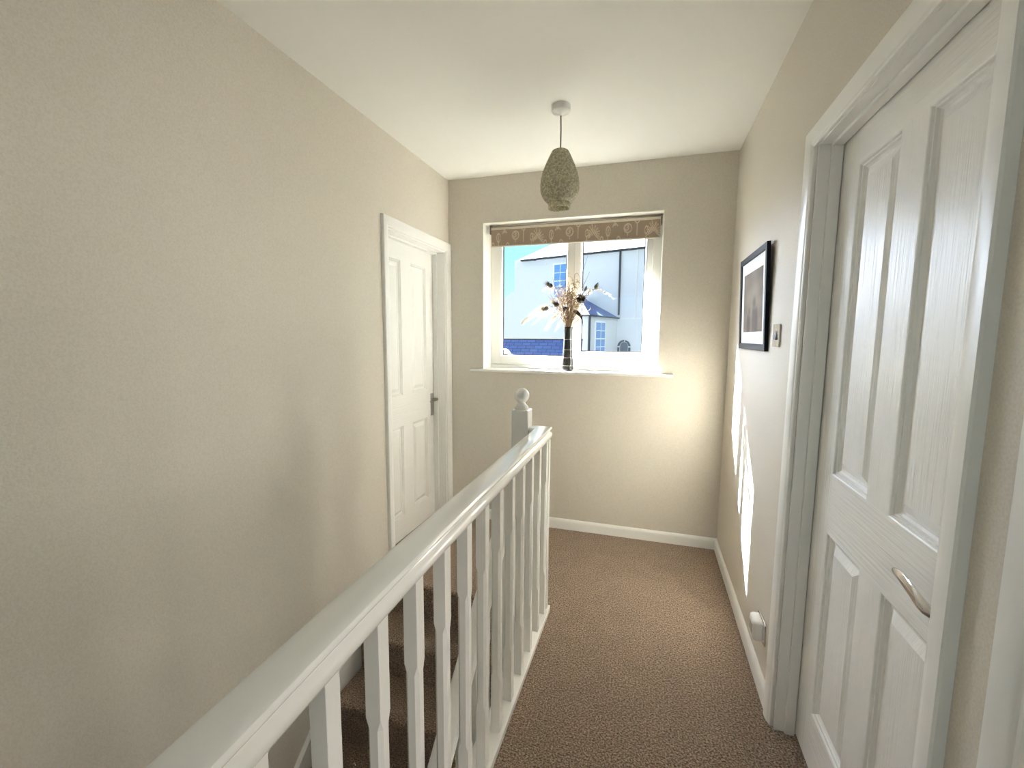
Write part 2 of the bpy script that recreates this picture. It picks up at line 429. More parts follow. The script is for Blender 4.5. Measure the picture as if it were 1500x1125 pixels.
def right_door(name, y0, y1, label, yc, near):
    d = empty(name, (XR+.07, (y0+y1)/2, 0), label, 'door', kind='structure')
    m = MB(); casing(m, XR, -1, y0+.002, y1+.006 if near else y1+.006, DRZ-.006, .0565 if not near else .0565)
    build('door_architrave', m, M['trimw'], d, smooth=True, angle=30)
    m = MB(); lining(m, XR, XR+.14, y0-.004, y1+.004, DRZ+.004, .012)
    F = XR+.066
    m.box(F-.034, F-.003, y0+.008, y0+.018, 0, DRZ-.008); m.box(F-.034, F-.003, y1-.018, y1-.008, 0, DRZ-.008); m.box(F-.034, F-.003, y0+.018, y1-.018, DRZ-.018, DRZ-.008)
    build('door_frame', m, M['trimw'], d, bevel=.0015)
    if near: return d          # leaf left out so the side-room fill lamp reaches the landing
    m = MB(); leaf(m, F, -1, y0+.011, y1-.011, .012, DRZ-.011, yc, ((.192, .806), (.993, 1.897)))
    build('door_leaf', m, [M['grain_v'], M['grain_h']], d)
    # curved chrome lever on its rose, at the latch side (towards the viewpoint)
    hy = y0+.064; hz = .935
    m = MB()
    m.tube([(F, hy+.004, hz-.026), (F-.006, hy+.004, hz-.026)], .030, 32)
    r = build('door_handle', m, M['chrome'], d, smooth=True)
    m = MB()
    P = [(F-.004, hy, hz-.03), (F-.030, hy, hz-.029), (F-.045, hy+.012, hz-.026), (F-.0475, hy+.036, hz-.016), (F-.046, hy+.068, hz-.010), (F-.043, hy+.100, hz-.010), (F-.038, hy+.132, hz-.014), (F-.034, hy+.152, hz-.019)]
    # flattened blade: sweep a soft rectangle
    k = len(P); n = len(m.v); wz = [.011, .012, .014, .016, .015, .013, .009, .004]; wx = [.009, .008, .0065, .0055, .005, .0045, .004, .003]
    S = 12
    for i, p in enumerate(P):
        t = (Vector(P[min(i+1, k-1)])-Vector(P[max(i-1, 0)])).normalized()
        nx = Vector((0, 0, 1)); nx = (nx-t*nx.dot(t)).normalized(); ny = t.cross(nx)
        for q in range(S):
            a = 2*PI*q/S; m.v.append(tuple(Vector(p)+nx*math.cos(a)*wz[i]+ny*math.sin(a)*wx[i]))
    for i in range(k-1):
        for q in range(S):
            w = (q+1) % S; m.face((n+i*S+q, n+i*S+w, n+(i+1)*S+w, n+(i+1)*S+q))
    m.face([n+q for q in range(S)]); m.face([n+(k-1)*S+q for q in range(S)])
    lv = build('lever', m, M['chrome'], r, smooth=True)
    s = lv.modifiers.new('sub', 'SUBSURF'); s.levels = s.render_levels = 1
    return d
right_door('door_2', DR0, DR1, 'white four-panel door with a curved chrome lever in the right-hand wall', ((.985, 1.208), (1.317, 1.539)), False)
right_door('door_3', DN0, DN1, 'edge of the nearer white doorway at the lower right', ((.03, .24), (.335, .56)), True)

# ------------------------------------------------------------------ window
w1 = empty('window_1', ((WX0+WX1)/2, 3.27, WZ0), 'white two-light window in the end wall looking out on a white house', 'window', kind='structure')
FY = 3.25
m = MB()
m.box(WX0, WX0+.004, YW+.0005, FY+.06, WZ0, WZ1); m.box(WX1-.004, WX1, YW+.0005, FY+.06, WZ0, WZ1); m.box(WX0+.004, WX1-.004, YW+.0005, FY+.06, WZ1-.004, WZ1)
build('reveal_lining', m, M['reveal'], w1, label=None) if False else build('reveal_lining', m, M['reveal'], w1)
x0, x1, z0, z1 = WX0+.004, WX1-.004, 1.187, WZ1-.004
m = MB()
m.box(x0, -1.094, FY, FY+.06, z0, z1); m.box(.004, x1, FY, FY+.06, z0, z1)
m.box(-1.094, .004, FY, FY+.06, z0, 1.247); m.box(-1.094, .004, FY, FY+.06, 2.135, z1); m.box(-.582, -.527, FY, FY+.06, 1.247, 2.135)
build('window_frame', m, M['upvc'], w1, bevel=.004)
m = MB(); m.box(x0, x1, FY-.010, FY+.06, 1.1625, z0-.001)
build('frame_packer', m, M['upvc'], w1, bevel=.003)
def bead(mb, a0, a1, c0, c1, yf, yb, t):
    """sloped glazing bead inside a rectangular opening"""
    n = len(mb.v)
    for (o, y) in ((0, yf), (t*.35, yf), (t, yb), (t, yb+.012), (0, yb+.012)):
        mb.v += [(a0+o, y, c0+o), (a1-o, y, c0+o), (a1-o, y, c1-o), (a0+o, y, c1-o)]
    for r in range(4):
        for q in range(4):
            w = (q+1) % 4; mb.face((n+4*r+q, n+4*r+w, n+4*r+4+w, n+4*r+4+q))
m = MB(); bead(m, -1.0945, -.5815, 1.2465, 2.1355, FY+.004, FY+.022, .012)
build('glazing_bead', m, M['upvc'], w1, smooth=True, angle=20)
m = MB(); SY = FY-.014
m.box(-.531, -.486, SY, FY+.045, 1.245, 2.137); m.box(-.032, .007, SY, FY+.045, 1.245, 2.137)
m.box(-.486, -.032, SY, FY+.045, 1.245, 1.286); m.box(-.486, -.032, SY, FY+.045, 2.095, 2.137)
sash = build('casement_sash', m, M['upvc'], w1, bevel=.004)
m = MB(); bead(m, -.4865, -.0315, 1.2855, 2.0955, SY+.004, SY+.022, .012)
build('glazing_bead', m, M['upvc'], sash, smooth=True, angle=20)
def gask(mb, a0, a1, c0, c1, y, t):
    mb.box(a0, a0+t, y, y+.004, c0, c1); mb.box(a1-t, a1, y, y+.004, c0, c1); mb.box(a0+t, a1-t, y, y+.004, c0, c0+t); mb.box(a0+t, a1-t, y, y+.004, c1-t, c1)
m = MB(); gask(m, -1.083, -.593, 1.258, 2.124, FY+.026, .006); build('gasket', m, M['gasket'], w1)
m = MB(); gask(m, -.475, -.043, 1.297, 2.084, SY+.026, .006); build('gasket', m, M['gasket'], sash)
m = MB(); m.box(-1.084, -.592, FY+.031, FY+.035, 1.257, 2.125); build('pane', m, M['glass'], w1)
m = MB(); m.box(-.476, -.042, SY+.031, SY+.035, 1.296, 2.085); build('pane', m, M['glass'], sash)
m = MB()   # sill board with a rounded nose
pts = [(0, FY-.011, WZ0), (0, 3.066, WZ0), (0, 3.060, WZ0-.002), (0, 3.0565, WZ0-.007), (0, 3.0565, WZ0-.014), (0, 3.060, WZ0-.019), (0, 3.066, WZ0-.021), (0, YW-.0005, WZ0-.021), (0, YW-.0005, WZ0-.001), (0, FY-.011, WZ0-.001)]
m.prism([(0, y, z) for _, y, z in pts], (WX0+.0045, 0, 0), (WX1-.0045, 0, 0))
front = [(0, YW-.0006, WZ0), *pts[1:8]]
m.prism(front, (-1.272, 0, 0), (WX0+.0045, 0, 0)); m.prism(front, (WX1-.0045, 0, 0), (.163, 0, 0))
build('window_sill', m, M['trimw'], w1, smooth=True, angle=35)

# added unseen eaves slab, lowers the top edge of the sun patch
m = MB(); m.box(XL-.6, XR+.6, YO+.002, YO+.34, 2.36, 2.56)
struct('sun_block_trim', m, M['wwood'], 'white eaves soffit outside above the window', 'eaves')

# ------------------------------------------------------------------ roller blind
rb = empty('roller_blind', (-.545, 3.16, 2.20), 'taupe roller blind with cream seed-head print rolled up at the window head', 'blind')
bx0, bx1, bz0, bz1, by = -1.137, .046, 2.064, 2.178, 3.158
CS = .0026; nx_, nz_ = int((bx1-bx0)/CS), int((bz1-bz0)/CS)
def motif(u, v):
    """u along the blind, v up, metres from the lower left; True where the cream print is"""
    P = .395; k = u % P
    def ring(cx, cz, rx, rz, w):
        d = ((k-cx)/rx)**2+((v-cz)/rz)**2; return abs(math.sqrt(d)-1) < w
    def blob(cx, cz, rx, rz): return ((k-cx)/rx)**2+((v-cz)/rz)**2 < 1
    def seg(x0, z0, x1, z1, w):
        dx, dz = x1-x0, z1-z0; t = max(0, min(1, ((k-x0)*dx+(v-z0)*dz)/(dx*dx+dz*dz)))
        return math.hypot(k-x0-t*dx, v-z0-t*dz) < w
    h = math.sin(u*913+v*1371)*math.sin(u*411-v*777)
    if ring(.055, .055, .014, .030, .16) or seg(.055, 0, .055, .07, .0022): return True
    if seg(.10, .112, .085, .085, .004) or seg(.10, .112, .118, .088, .004) or blob(.10, .095, .012, .006): return h > -.35
    if ring(.185, .068, .024, .028, .15) or ring(.178, .072, .013, .017, .2) or seg(.185, .04, .185, .018, .002): return h > -.6
    if blob(.185, .072, .008, .011): return h > 0
    if seg(.245, .10, .245, .02, .0026) or seg(.232, .108, .245, .095, .003) or seg(.258, .108, .245, .095, .003): return True
    if ring(.305, .05, .010, .024, .2) or seg(.305, .0, .305, .03, .002) or seg(.318, .02, .326, .045, .003): return True
    for a in (-1.0, -.55, -.15, .25, .7, 1.15):
        x = .362+.034*math.cos(a+.35); z = .05+.045*math.sin(a)*1.1
        if seg(.352, .045, x, z, .0045) or seg(.352, .045, .704-x, z+.01, .004): return h > -.25
    if ring(.012, .0, .010, .022, .25): return True
    if ring(.125, -.006, .012, .024, .2): return True
    return False
m = MB(); n = 0
for j in range(nz_+1):
    for i in range(nx_+1): m.v.append((bx0+(bx1-bx0)*i/nx_, by, bz0+(bz1-bz0)*j/nz_))
for j in range(nz_):
    for i in range(nx_):
        a = j*(nx_+1)+i
        m.face((a, a+1, a+nx_+2, a+nx_+1), 1 if motif((i+.5)*CS, (j+.5)*CS) else 0)
o = build('blind_fabric', m, [M['blind'], M['blindp']], rb)
so = o.modifiers.new('thickness', 'SOLIDIFY'); so.thickness = .0016; so.offset = -1
m = MB(); m.box(bx0-.001, bx1+.001, by-.004, by+.004, bz0-.008, bz0+.001); build('bottom_bar', m, M['blindhem'], rb, bevel=.002)
m = MB(); m.tube([(bx0, by+.024, 2.184), (bx1, by+.024, 2.184)], .0225, 24); build('roller', m, M['blind'], rb, smooth=True)
m = MB(); m.box(bx0-.002, bx1+.002, by-.004, by+.002, 2.178, 2.194); build('head_rail', m, M['blindhem'], rb, bevel=.002)
for xx in (bx0-.012, bx1+.003):
    m = MB(); m.box(xx, xx+.008, by-.006, by+.050, 2.150, 2.2125); build('bracket', m, M['bracket'], rb, bevel=.002)
m = MB(); m.tube([(.0588, by-.004, 2.165), (.0588, by-.003, 1.9), (.0588, by-.003, 1.62)], .0012, 6)
m.tube([(.0588, by+.006, 2.165), (.0588, by+.005, 1.9), (.0588, by-.003, 1.62)], .0012, 6)
build('pull_cord', m, M['plastic'], rb)
m = MB(); m.lathe([(.0015, .03), (.005, .022), (.0055, .004), (.003, 0)], (.0572, by-.004, 1.592), 12); build('cord_weight', m, M['plastic'], rb, smooth=True)

# ------------------------------------------------------------------ pendant lamp
px, py = -.456, 2.275
pl = empty('pendant_lamp', (px, py, H), 'sage pierced egg-shaped pendant hanging from the ceiling by a grey cord', 'lamp')
m = MB(); m.lathe([(.047, 0), (.047, -.023), (.043, -.030), (.016, -.036), (.008, -.046), (.005, -.047)][::-1], (px, py, H), 36)
build('ceiling_rose', m, M['plastic'], pl, smooth=True, angle=50)
m = MB(); m.tube([(px, py, H-.045), (px+.0015, py, 2.42), (px, py, 2.30)], .0032, 10); build('cord', m, M['cord'], pl, smooth=True)
prof = [(.036, .280), (.0405, .277), (.046, .268), (.058, .243), (.072, .212), (.085, .178), (.0935, .145), (.0975, .115), (.096, .088), (.089, .064), (.076, .042), (.062, .030), (.0545, .026)]
m = MB(); m.lathe(prof[::-1], (px, py, 2.045), 48, cap0=False, cap1=False)
sh = build('lamp_shade', m, M['shade'], pl, smooth=True, angle=70)
so = sh.modifiers.new('thickness', 'SOLIDIFY'); so.thickness = .002; so.offset = -1
m = MB(); m.lathe([(.053, 0), (.0565, .003), (.0565, .007), (.053, .011), (.0555, .016), (.0555, .021), (.053, .026), (.050, .026), (.050, 0)], (px, py, 2.045), 48, cap0=False, cap1=False)
m.face([])if False else None
build('shade_rim', m, M['shade'], sh, smooth=True, angle=60)
m = MB()
for k in (0.2, 1.77, 3.34, 4.91):     # vertical wire seams
    pts = [(px+(r+.0005)*math.cos(-PI/2+k), py+(r+.0005)*math.sin(-PI/2+k), 2.045+z) for r, z in prof]
    m.tube(pts, .0011, 6)
build('shade_seam', m, M['shade'], sh, smooth=True)
m = MB(); m.lathe([(.0145, 0), (.0185, .004), (.0185, .05), (.011, .066), (.005, .075)], (px, py, 2.235), 20); build('lamp_holder', m, M['plastic'], pl, smooth=True)
m = MB(); m.lathe([(.001, 0), (.018, .006), (.027, .025), (.028, .042), (.020, .066), (.0135, .085), (.0135, .1)], (px, py, 2.137), 20); build('bulb', m, M['plastic'], pl, smooth=True)

# ------------------------------------------------------------------ stairs
G, R_, Y0 = .222, .2, 2.09
TX0, TX1 = XL+.024, -.602
st = empty('staircase', ((TX0+TX1)/2, Y0, 0), 'brown carpeted staircase going down between left wall and balustrade', 'staircase', kind='structure')
for k in range(13):
    y, z = Y0-G*k, -R_*k
    pr = [(y+.245, z)] + [(y+.018-.018*math.sin(a), z-.018+.018*math.cos(a)) for a in [i*PI/10 for i in range(0, 10)]] + [(y+.019, z-.036), (y+.021, z-.2), (y+.245, z-.2)]
    if k == 0: pr = [(2.1078, z)] + pr[1:-2] + [(y+.0178, z-.2), (2.1078, z-.2)]
    m = MB(); m.prism([(0, a, b) for a, b in pr], (TX0, 0, 0), (TX1 if k else SX-.001, 0, 0))
    build('step', m, M['carpet'], st, smooth=True, angle=30)
sl = R_/G
def sloped(y0, y1, up, dn, x0, x1):
    f = lambda y: -(Y0-y)*sl
    return [(0, y0, f(y0)+up), (0, y1, f(y1)+up), (0, y1, f(y1)-dn), (0, y0, f(y0)-dn)], (x0, 0, 0), (x1, 0, 0)
m = MB(); m.prism(*sloped(2.125, -.55, .062, .22, XL, XL+.020)); m.prism(*sloped(2.125, -.55, .072, -.060, XL, XL+.024))
build('wall_string', m, M['trimw'], st, bevel=.002)
m = MB(); m.prism(*sloped(1.995, -.55, .05, .25, -.600, -.556)); build('inner_string', m, M['trimw'], st, bevel=.003)

# ------------------------------------------------------------------ landing balustrade
RX = -.4735
lb = empty('landing_banister', (RX, .6, 0), 'white landing banister with square chamfered spindles and ball-topped newel', 'banister')
m = MB(); m.box(-.512, -.431, -.9, 2.0995, .001, .030); m.box(-.4749, -.431, -.84, 2.0995, -.22, .001) if False else None
build('base_rail', m, M['gloss'], lb, bevel=.003)
m = MB(); m.box(-.497, SX-.0005, -.84, 2.106, -.26, .0005); build('apron', m, M['gloss'], lb)
hp = [(.027, 0), (.0300, .004), (.0340, .011), (.0368, .020), (.0372, .027), (.0355, .033), (.0318, .0365), (.0285, .0395), (.0280, .043), (.0300, .0462), (.0335, .0490), (.0358, .0530), (.0358, .0580), (.0330, .0625), (.0260, .0652), (.0130, .0658), (0, .0660)]
hprof = hp + [(-a, b) for a, b in hp[-2::-1]]
zr = lambda y: .886+.0078*(y-.2)
bow = lambda y: .031*(max(0, 1-y)**2 if y > 0 else 1-2*y)
ypts = [-.86, -.4, 0, .15, .3, .45, .6, .75, .9, 1.05, 1.3, 1.7, 2.063]
m = MB(); m.sweep(hprof, [(RX+bow(y), y, zr(y)) for y in ypts] + [(-.545, 2.063, zr(2.063))])
build('handrail', m, M['gloss'], lb, smooth=True, angle=35)
def spindle(x0, x1, y0, y1, z0, z1, zc0, zc1, c=.0075):
    m = MB(); rings = [(z0, .0008), (zc0, .0008), (zc0+.022, c), (zc1-.022, c), (zc1, .0008), (z1, .0008)]
    for z, ch in rings:
        m.v += [(x0+ch, y0, z), (x1-ch, y0, z), (x1, y0+ch, z), (x1, y1-ch, z), (x1-ch, y1, z), (x0+ch, y1, z), (x0, y1-ch, z), (x0, y0+ch, z)]
    for r in range(len(rings)-1):
        for q in range(8):
            w = (q+1) % 8; m.face((8*r+q, 8*r+w, 8*r+8+w, 8*r+8+q))
    m.face(range(8)[::-1]); m.face(range(8*len(rings)-8, 8*len(rings)))
    return m
yb0 = 2.0134
s0 = build('spindle', spindle(RX-.016+.0145, RX+.016+.0145, yb0, yb0+.032, .0295, zr(yb0)+.006, .235, .715), M['gloss'], lb, loc=(RX+.0145, yb0+.016, .0295))
for k in range(1, 21):
    y = yb0-.1383*k
    copy_of(s0, (RX+.0145+bow(y)*.8, y+.016, .0295-.0078*.1383*k), lb)
build('spindle', spindle(RX-.016+.0165, RX+.016+.0165, 2.060, 2.088, .0295, .903, .235, .715, .004), M['gloss'], lb, loc=(RX+.0165, 2.074, .0295))
# newel post at the head of the stairs
nx0, nx1, ny0, ny1 = -.621, -.536, 2.006, 2.091
m = MB(); m.box(nx0, nx1, ny0, ny1, -.42, 1.052)
nw = build('newel_post', m, M['gloss'], lb, bevel=.006, seg=3)
cx, cy = (nx0+nx1)/2, (ny0+ny1)/2
m = MB()
ball = [(.036*math.cos(a), 1.118+.0365*math.sin(a)) for a in [(-62+i*(152/18))*PI/180 for i in range(19)]]
ball[-1] = (.0006, ball[-1][1])
m.lathe([(.036, 1.0518), (.036, 1.056), (.032, 1.061), (.030, 1.066), (.027, 1.071), (.021, 1.075), (.0165, 1.0795)] + ball, (cx, cy, 0), 40)
build('ball_finial', m, M['gloss'], nw, smooth=True, angle=50)
m = MB(); m.box(-.51, -.437, -.96, -.86, -.01, 1.05); build('newel_post', m, M['gloss'], lb, bevel=.004)

# banister of the stair flight itself, running down from the newel
sb = empty('stair_banister', (-.578, 2.0, 0), 'white sloping banister following the stairs down from the newel post', 'banister')
zt = lambda y: .842*(y-1.5076)+.4007+.006
m = MB(); yy0, yy1 = 2.004, -.5
pr = [(a*.95, b*.8) for a, b in hprof]
pa = [(-.578, yy0, zt(yy0)-.066), (-.578, yy1, zt(yy1)-.066)]
m.sweep([(-a, b) for a, b in pr], pa); build('handrail', m, M['gloss'], sb, smooth=True, angle=35)
first = None
for k in range(16):
    y = 1.90-.125*k
    z0 = -(Y0-y)*sl+.035; z1 = zt(y)-.058
    build('spindle', spindle(-.594, -.562, y, y+.032, z0, z1, z0+.2, z1-.17), M['gloss'], sb, loc=(-.578, y+.016, z0))

# ------------------------------------------------------------------ picture on the right wall
pf = empty('framed_picture', (XR, 2.3845, 1.349), 'black framed sepia print in a white mount tilting forward from the right wall', 'picture')
th = math.atan2(.016, .457)
def tilt(mb):
    c, s = math.cos(th), math.sin(th)
    out = []
    for x, y, z in mb.v:
        dx, dz = x-XR, z-1.349
        out.append((XR+dx*c-dz*s, y, 1.349+dz*c+dx*s))
    mb.v = out; return mb
y0, y1, z0, z1 = 2.107, 2.662, 1.349, 1.806; MW = .029; XF = XR-.0155; XBk = XR-.0005
m = MB(); n = 0
rng = [(0, XBk), (0, XF+.001), (.0012, XF), (MW-.004, XF+.0005), (MW, XF+.003), (MW, XF+.008), (MW, XBk)]
for o_, x in rng: m.v += [(x, y0+o_, z0+o_), (x, y1-o_, z0+o_), (x, y1-o_, z1-o_), (x, y0+o_, z1-o_)]
for r in range(len(rng)):
    for q in range(4):
        w = (q+1) % 4; r2 = (r+1) % len(rng); m.face((4*r+q, 4*r+w, 4*r2+w, 4*r2+q))
build('picture_frame', tilt(m), M['frame'], pf)
m = MB(); m.box(XF+.007, XF+.009, y0+MW-.002, y1-MW+.002, z0+MW-.002, z1-MW+.002); build('mount', tilt(m), M['mount'], pf)
m = MB(); GY, GZ = 90, 66; q0, q1, q2, q3 = 2.187, 2.580, 1.434, 1.720
cols = []
for j in range(GZ+1):
    for i in range(GY+1):
        a, b = i/GY, j/GZ          # a: from the viewer's right (near) edge to the left; b up
        m.v.append((XF+.0066, q0+(q1-q0)*a, q2+(q3-q2)*b))
        base = .34+.20*math.exp(-((a-.45)/.33)**2-((b-.55)/.36)**2)+.05*math.sin(a*9+b*7)*math.sin(b*13-a*4)
        def body(cx, top, w):
            dx = (a-cx)/w; t = 1/(1+math.exp(-(1-abs(dx))*7)); return t/(1+math.exp((b-top)*38))
        k = .75*body(.36, .40, .14)+.7*body(.70, .30, .09)
        for hx_, hz_, hr in ((.40, .46, .075), (.66, .34, .05)):
            k = max(k, .62*(1/(1+math.exp((math.hypot((a-hx_)/1.0, (b-hz_)*.75)-hr)*60))))
        v = base*(1-k)+.12*k
        if .3 < a < .5 and b < .3: v += .03
        v *= .5; cols.append((v*1.10, v*.90, v*.70, 1))
for j in range(GZ):
    for i in range(GY):
        a = j*(GY+1)+i; m.face((a, a+1, a+GY+2, a+GY+1))
o = build('print', tilt(m), M['print'], pf)
at = o.data.color_attributes.new('print', 'FLOAT_COLOR', 'POINT')
for i, c in enumerate(cols): at.data[i].color = c
so = o.modifiers.new('thickness', 'SOLIDIFY'); so.thickness = .0005; so.offset = 1

# ------------------------------------------------------------------ switch and socket
sw = empty('light_switch', (XR, 1.975, 1.37), 'chrome light switch with a black rocker between picture and door', 'light switch')
m = MB(); m.box(XR-.007, XR-.0003, 1.930, 2.022, 1.370, 1.460); build('switch_plate', m, M['chrome'], sw, bevel=.003)
m = MB(); m.prism([(XR-.0072, 0, 1.397), (XR-.012, 0, 1.399), (XR-.0078, 0, 1.433), (XR-.0072, 0, 1.433)], (0, 1.962, 0), (0, 1.990, 0)); build('rocker', m, M['black'], sw, bevel=.0008)
for z in (1.380, 1.450):
    m = MB(); m.tube([(XR-.007, 1.976, z), (XR-.0082, 1.976, z)], .003, 10); build('screw', m, M['satin'], sw)
so_ = empty('wall_socket', (XR, 1.885, .20), 'chrome wall socket low on the right wall beside the door frame', 'socket')
m = MB(); m.box(XR-.008, XR-.0003, 1.826, 1.944, .200, .290); build('socket_plate', m, M['chrome'], so_, bevel=.003)
m = MB(); m.box(XR-.0095, XR-.0078, 1.840, 1.930, .212, .278); build('socket_insert', m, M['plastic'], so_, bevel=.001)
pg = empty('socket_adaptor', (XR-.0098, 1.890, .200), 'white plug-in adaptor pushed into the socket above the skirting board', 'plug')
m = MB(); zc = .243
def rr(w, h, r, n=5):
    out = []
    for cxx, cyy, a0 in ((w-r, h-r, 0), (-w+r, h-r, 90), (-w+r, -h+r, 180), (w-r, -h+r, 270)):
        for i in range(n): a = (a0+90*i/(n-1))*PI/180; out.append((cxx+r*math.cos(a), cyy+r*math.sin(a)))
    return out
lv = [(XR-.0098, .040, .042), (XR-.030, .040, .042), (XR-.040, .036, .039), (XR-.044, .029, .033)]
k = 20
for x, w, h in lv:
    for a, b in rr(w, h, .010): m.v.append((x, 1.889+a, zc+b))
for r in range(len(lv)-1):
    for q in range(k): w = (q+1) % k; m.face((k*r+q, k*r+w, k*r+k+w, k*r+k+q))
m.face(range(k)); m.face(range(k*(len(lv)-1), k*len(lv)))
build('adaptor_body', m, M['plastic'], pg, smooth=True, angle=50)
m = MB(); m.box(XR-.0452, XR-.0435, 1.868, 1.910, .223, .263); build('adaptor_cover', m, M['satin'], pg, bevel=.0006)

# ------------------------------------------------------------------ vase and dried flowers
vx, vy, vz = -.552, 3.150, WZ0
prof = [(.038, 0), (.0415, .004), (.042, .010), (.0405, .035), (.0405, .037), (.0375, .085), (.0350, .092), (.0350, .094), (.0320, .148), (.0318, .150), (.0292, .205), (.0284, .222), (.0283, .224), (.0278, .25), (.0282, .272), (.0305, .295), (.0335, .311), (.0325, .313), (.0290, .300), (.0255, .265), (.0250, .20), (.0250, .15)]
bands = [0]*(len(prof)-1)
for i in (3, 6, 8, 11): bands[i] = 1
m = MB(); m.lathe(prof, (vx, vy, vz), 40, bands=bands)
v = build('vase', m, [M['vase'], M['ring']], loc=(vx, vy, vz), smooth=True, angle=60)
tag(v, 'slim black waisted vase with pale rings on the window sill', 'vase')
SPX = .00505; SPZ = .0052
def at(px_, py_, dy=0): return Vector((vx+(px_-830.6)*SPX, vy+dy, vz+(541.5-py_)*SPZ))
mouth = Vector((vx, vy, vz+.305))
slot = [0]
def stem_pts(end, bend=.25, n=9):
    i = slot[0]; slot[0] += 1
    a = i*2.4; r = .004+.0013*(i % 11)
    base = Vector((vx+r*math.cos(a), vy+r*math.sin(a), vz+.156))
    neck = Vector((vx+r*1.15*math.cos(a), vy+r*1.15*math.sin(a), vz+.306))
    out = [base, base.lerp(neck, .5), neck]
    c = neck+Vector((0, 0, (end-neck).length*bend)) + (end-neck)*.25
    for k in range(1, n+1):
        t = k/n; out.append(neck*(1-t)**2+c*2*t*(1-t)+end*t*t)
    return out
def flower(name, label, cat, group=None):
    return empty(name, mouth, label, cat, group)
def pod(mb, p, d, r, L, mi=0):
    d = d.normalized(); t = [(.0, .25), (.15, .8), (.35, 1), (.6, .8), (.82, .45), (1, .08)]
    mb.tube([p+d*L*a for a, _ in t], [r*b for _, b in t], 10, mi)
def spikes(mb, p, d, r, n, L, w=.0012, spread=1.0):
    d = d.normalized(); rnd = random.Random(int(p.x*9999))
    for i in range(n):
        v = (d+Vector((rnd.uniform(-1, 1), rnd.uniform(-1, 1), rnd.uniform(-1, 1)))*spread).normalized()
        mb.tube([p+v*r*.4, p+v*(r*.4+L*rnd.uniform(.6, 1))], [w, w*.3], 5)
G_ = 'dried seed heads in the black vase'
# dark seed heads, each on its own stem
heads = [
 ('dried_thistle', at(806, 426, -.01), Vector((-.9, 0, .45)), .017, .05, M['pod'], 'dark dried thistle head reaching highest to the left in the vase'),
 ('dried_thistle', at(801, 456, -.025), Vector((-.8, -.2, -.15)), .018, .045, M['pod'], 'dark dried thistle head above the drooping cream plume'),
 ('dried_thistle', at(816, 452, -.03), Vector((-.6, -.4, .35)), .019, .05, M['pod'], 'dark dried thistle head left of the straw tangle'),
 ('dried_thistle', at(827, 457, -.045), Vector((.25, -.7, -.3)), .018, .045, M['pod'], 'dark dried thistle head low in front of the vase mouth'),
 ('dried_pod', at(868, 430, .0), Vector((.35, 0, .9)), .017, .052, M['podg'], 'grey tulip-shaped dried pod furthest right in the vase'),
 ('dried_pod', at(853, 432, .015), Vector((.3, 0, .9)), .010, .04, M['podg'], 'small narrow grey dried pod beside the large protea'),
]
for nm, p, d, r, L, mat, lab in heads:
    t = flower(nm, lab, 'dried flower', G_)
    m = MB(); m.tube(stem_pts(p), .0016, 6); build('stem', m, M['twig'], t, smooth=True)
    m = MB(); pod(m, p-d.normalized()*L*.2, d, r, L)
    if nm == 'dried_thistle': spikes(m, p+d.normalized()*L*.3, d, r, 46, .028, .0016, .75)
    build('seed_head', m, mat, t, smooth=True)
    if nm == 'dried_thistle':
        m = MB(); spikes(m, p+d.normalized()*L*.35, d, r, 26, .045, .0010, .5); build('bristle', m, M['petal'], t)
# the large open protea
t = flower('dried_protea', 'largest dark dried flower head with pale centre, right of the straw tangle', 'dried flower')
p = at(849, 444, -.03); d = Vector((.2, -.9, .2)).normalized()
m = MB(); m.tube(stem_pts(p+Vector((0, .02, 0))), .0022, 6); build('stem', m, M['twig'], t, smooth=True)
m = MB(); pod(m, p-d*.03, d, .03, .045); spikes(m, p, d, .03, 130, .034, .003, 1.1); build('flower_head', m, M['pod'], t, smooth=True)
m = MB(); spikes(m, p+d*.02, d, .014, 46, .018, .0024, .6); build('flower_centre', m, M['petal'], t)
# cream bud
t = flower('dried_bud', 'round cream dried bud beside the large dark flower head', 'dried flower')
p = at(859.5, 434, -.01)
m = MB(); m.tube(stem_pts(p), .0015, 6); build('stem', m, M['straw'], t, smooth=True)
m = MB(); pod(m, p-Vector((0, 0, .02)), Vector((.1, 0, 1)), .019, .042); build('bud', m, M['pampas'], t, smooth=True)
# cream plumes
def plume(label, via, end, hairs, L, seed, droop=-.3):
    rnd = random.Random(seed)
    t = flower('pampas_plume', label, 'pampas plume', 'cream plumes in the black vase')
    s = stem_pts(via, .3); 
    pts = []
    c = via+(end-via)*.4+Vector((0, 0, .035))
    for k in range(25):
        a = k/24; pts.append(via*(1-a)**2+c*2*a*(1-a)+end*a*a)
    m = MB(); m.tube(s+pts[1:], [.0017]*len(s)+[.0014*(1-k/26)+.0003 for k in range(1, 25)], 6); build('stem', m, M['straw'], t, smooth=True)
    m = MB()
    for h in range(hairs):
        a = rnd.random()**.8; i = min(23, int(a*24)); p = pts[i].lerp(pts[i+1], rnd.random())
        tg = (pts[i+1]-pts[i]).normalized()
        v = (tg*rnd.uniform(.5, 1.1)+Vector((rnd.gauss(0, .5), rnd.gauss(0, .5), rnd.gauss(droop, .45)))).normalized()
        l = L*rnd.uniform(.5, 1)*(1-.45*a)
        q = p+v*l*.55; e = p+v*l+Vector((0, 0, droop*.35*l))
        m.tube([p, q, e], [.0011, .0010, .0003], 3, caps=False)
    build('plume', m, M['pampas'], t); return t
plume('long cream pampas plume drooping furthest to the left', at(803, 452, -.02), at(765, 475, -.02), 520, .055, 1)
plume('short cream pampas plume hanging low beside the vase mouth', at(820, 463, -.045), at(801, 483, -.05), 330, .05, 2)
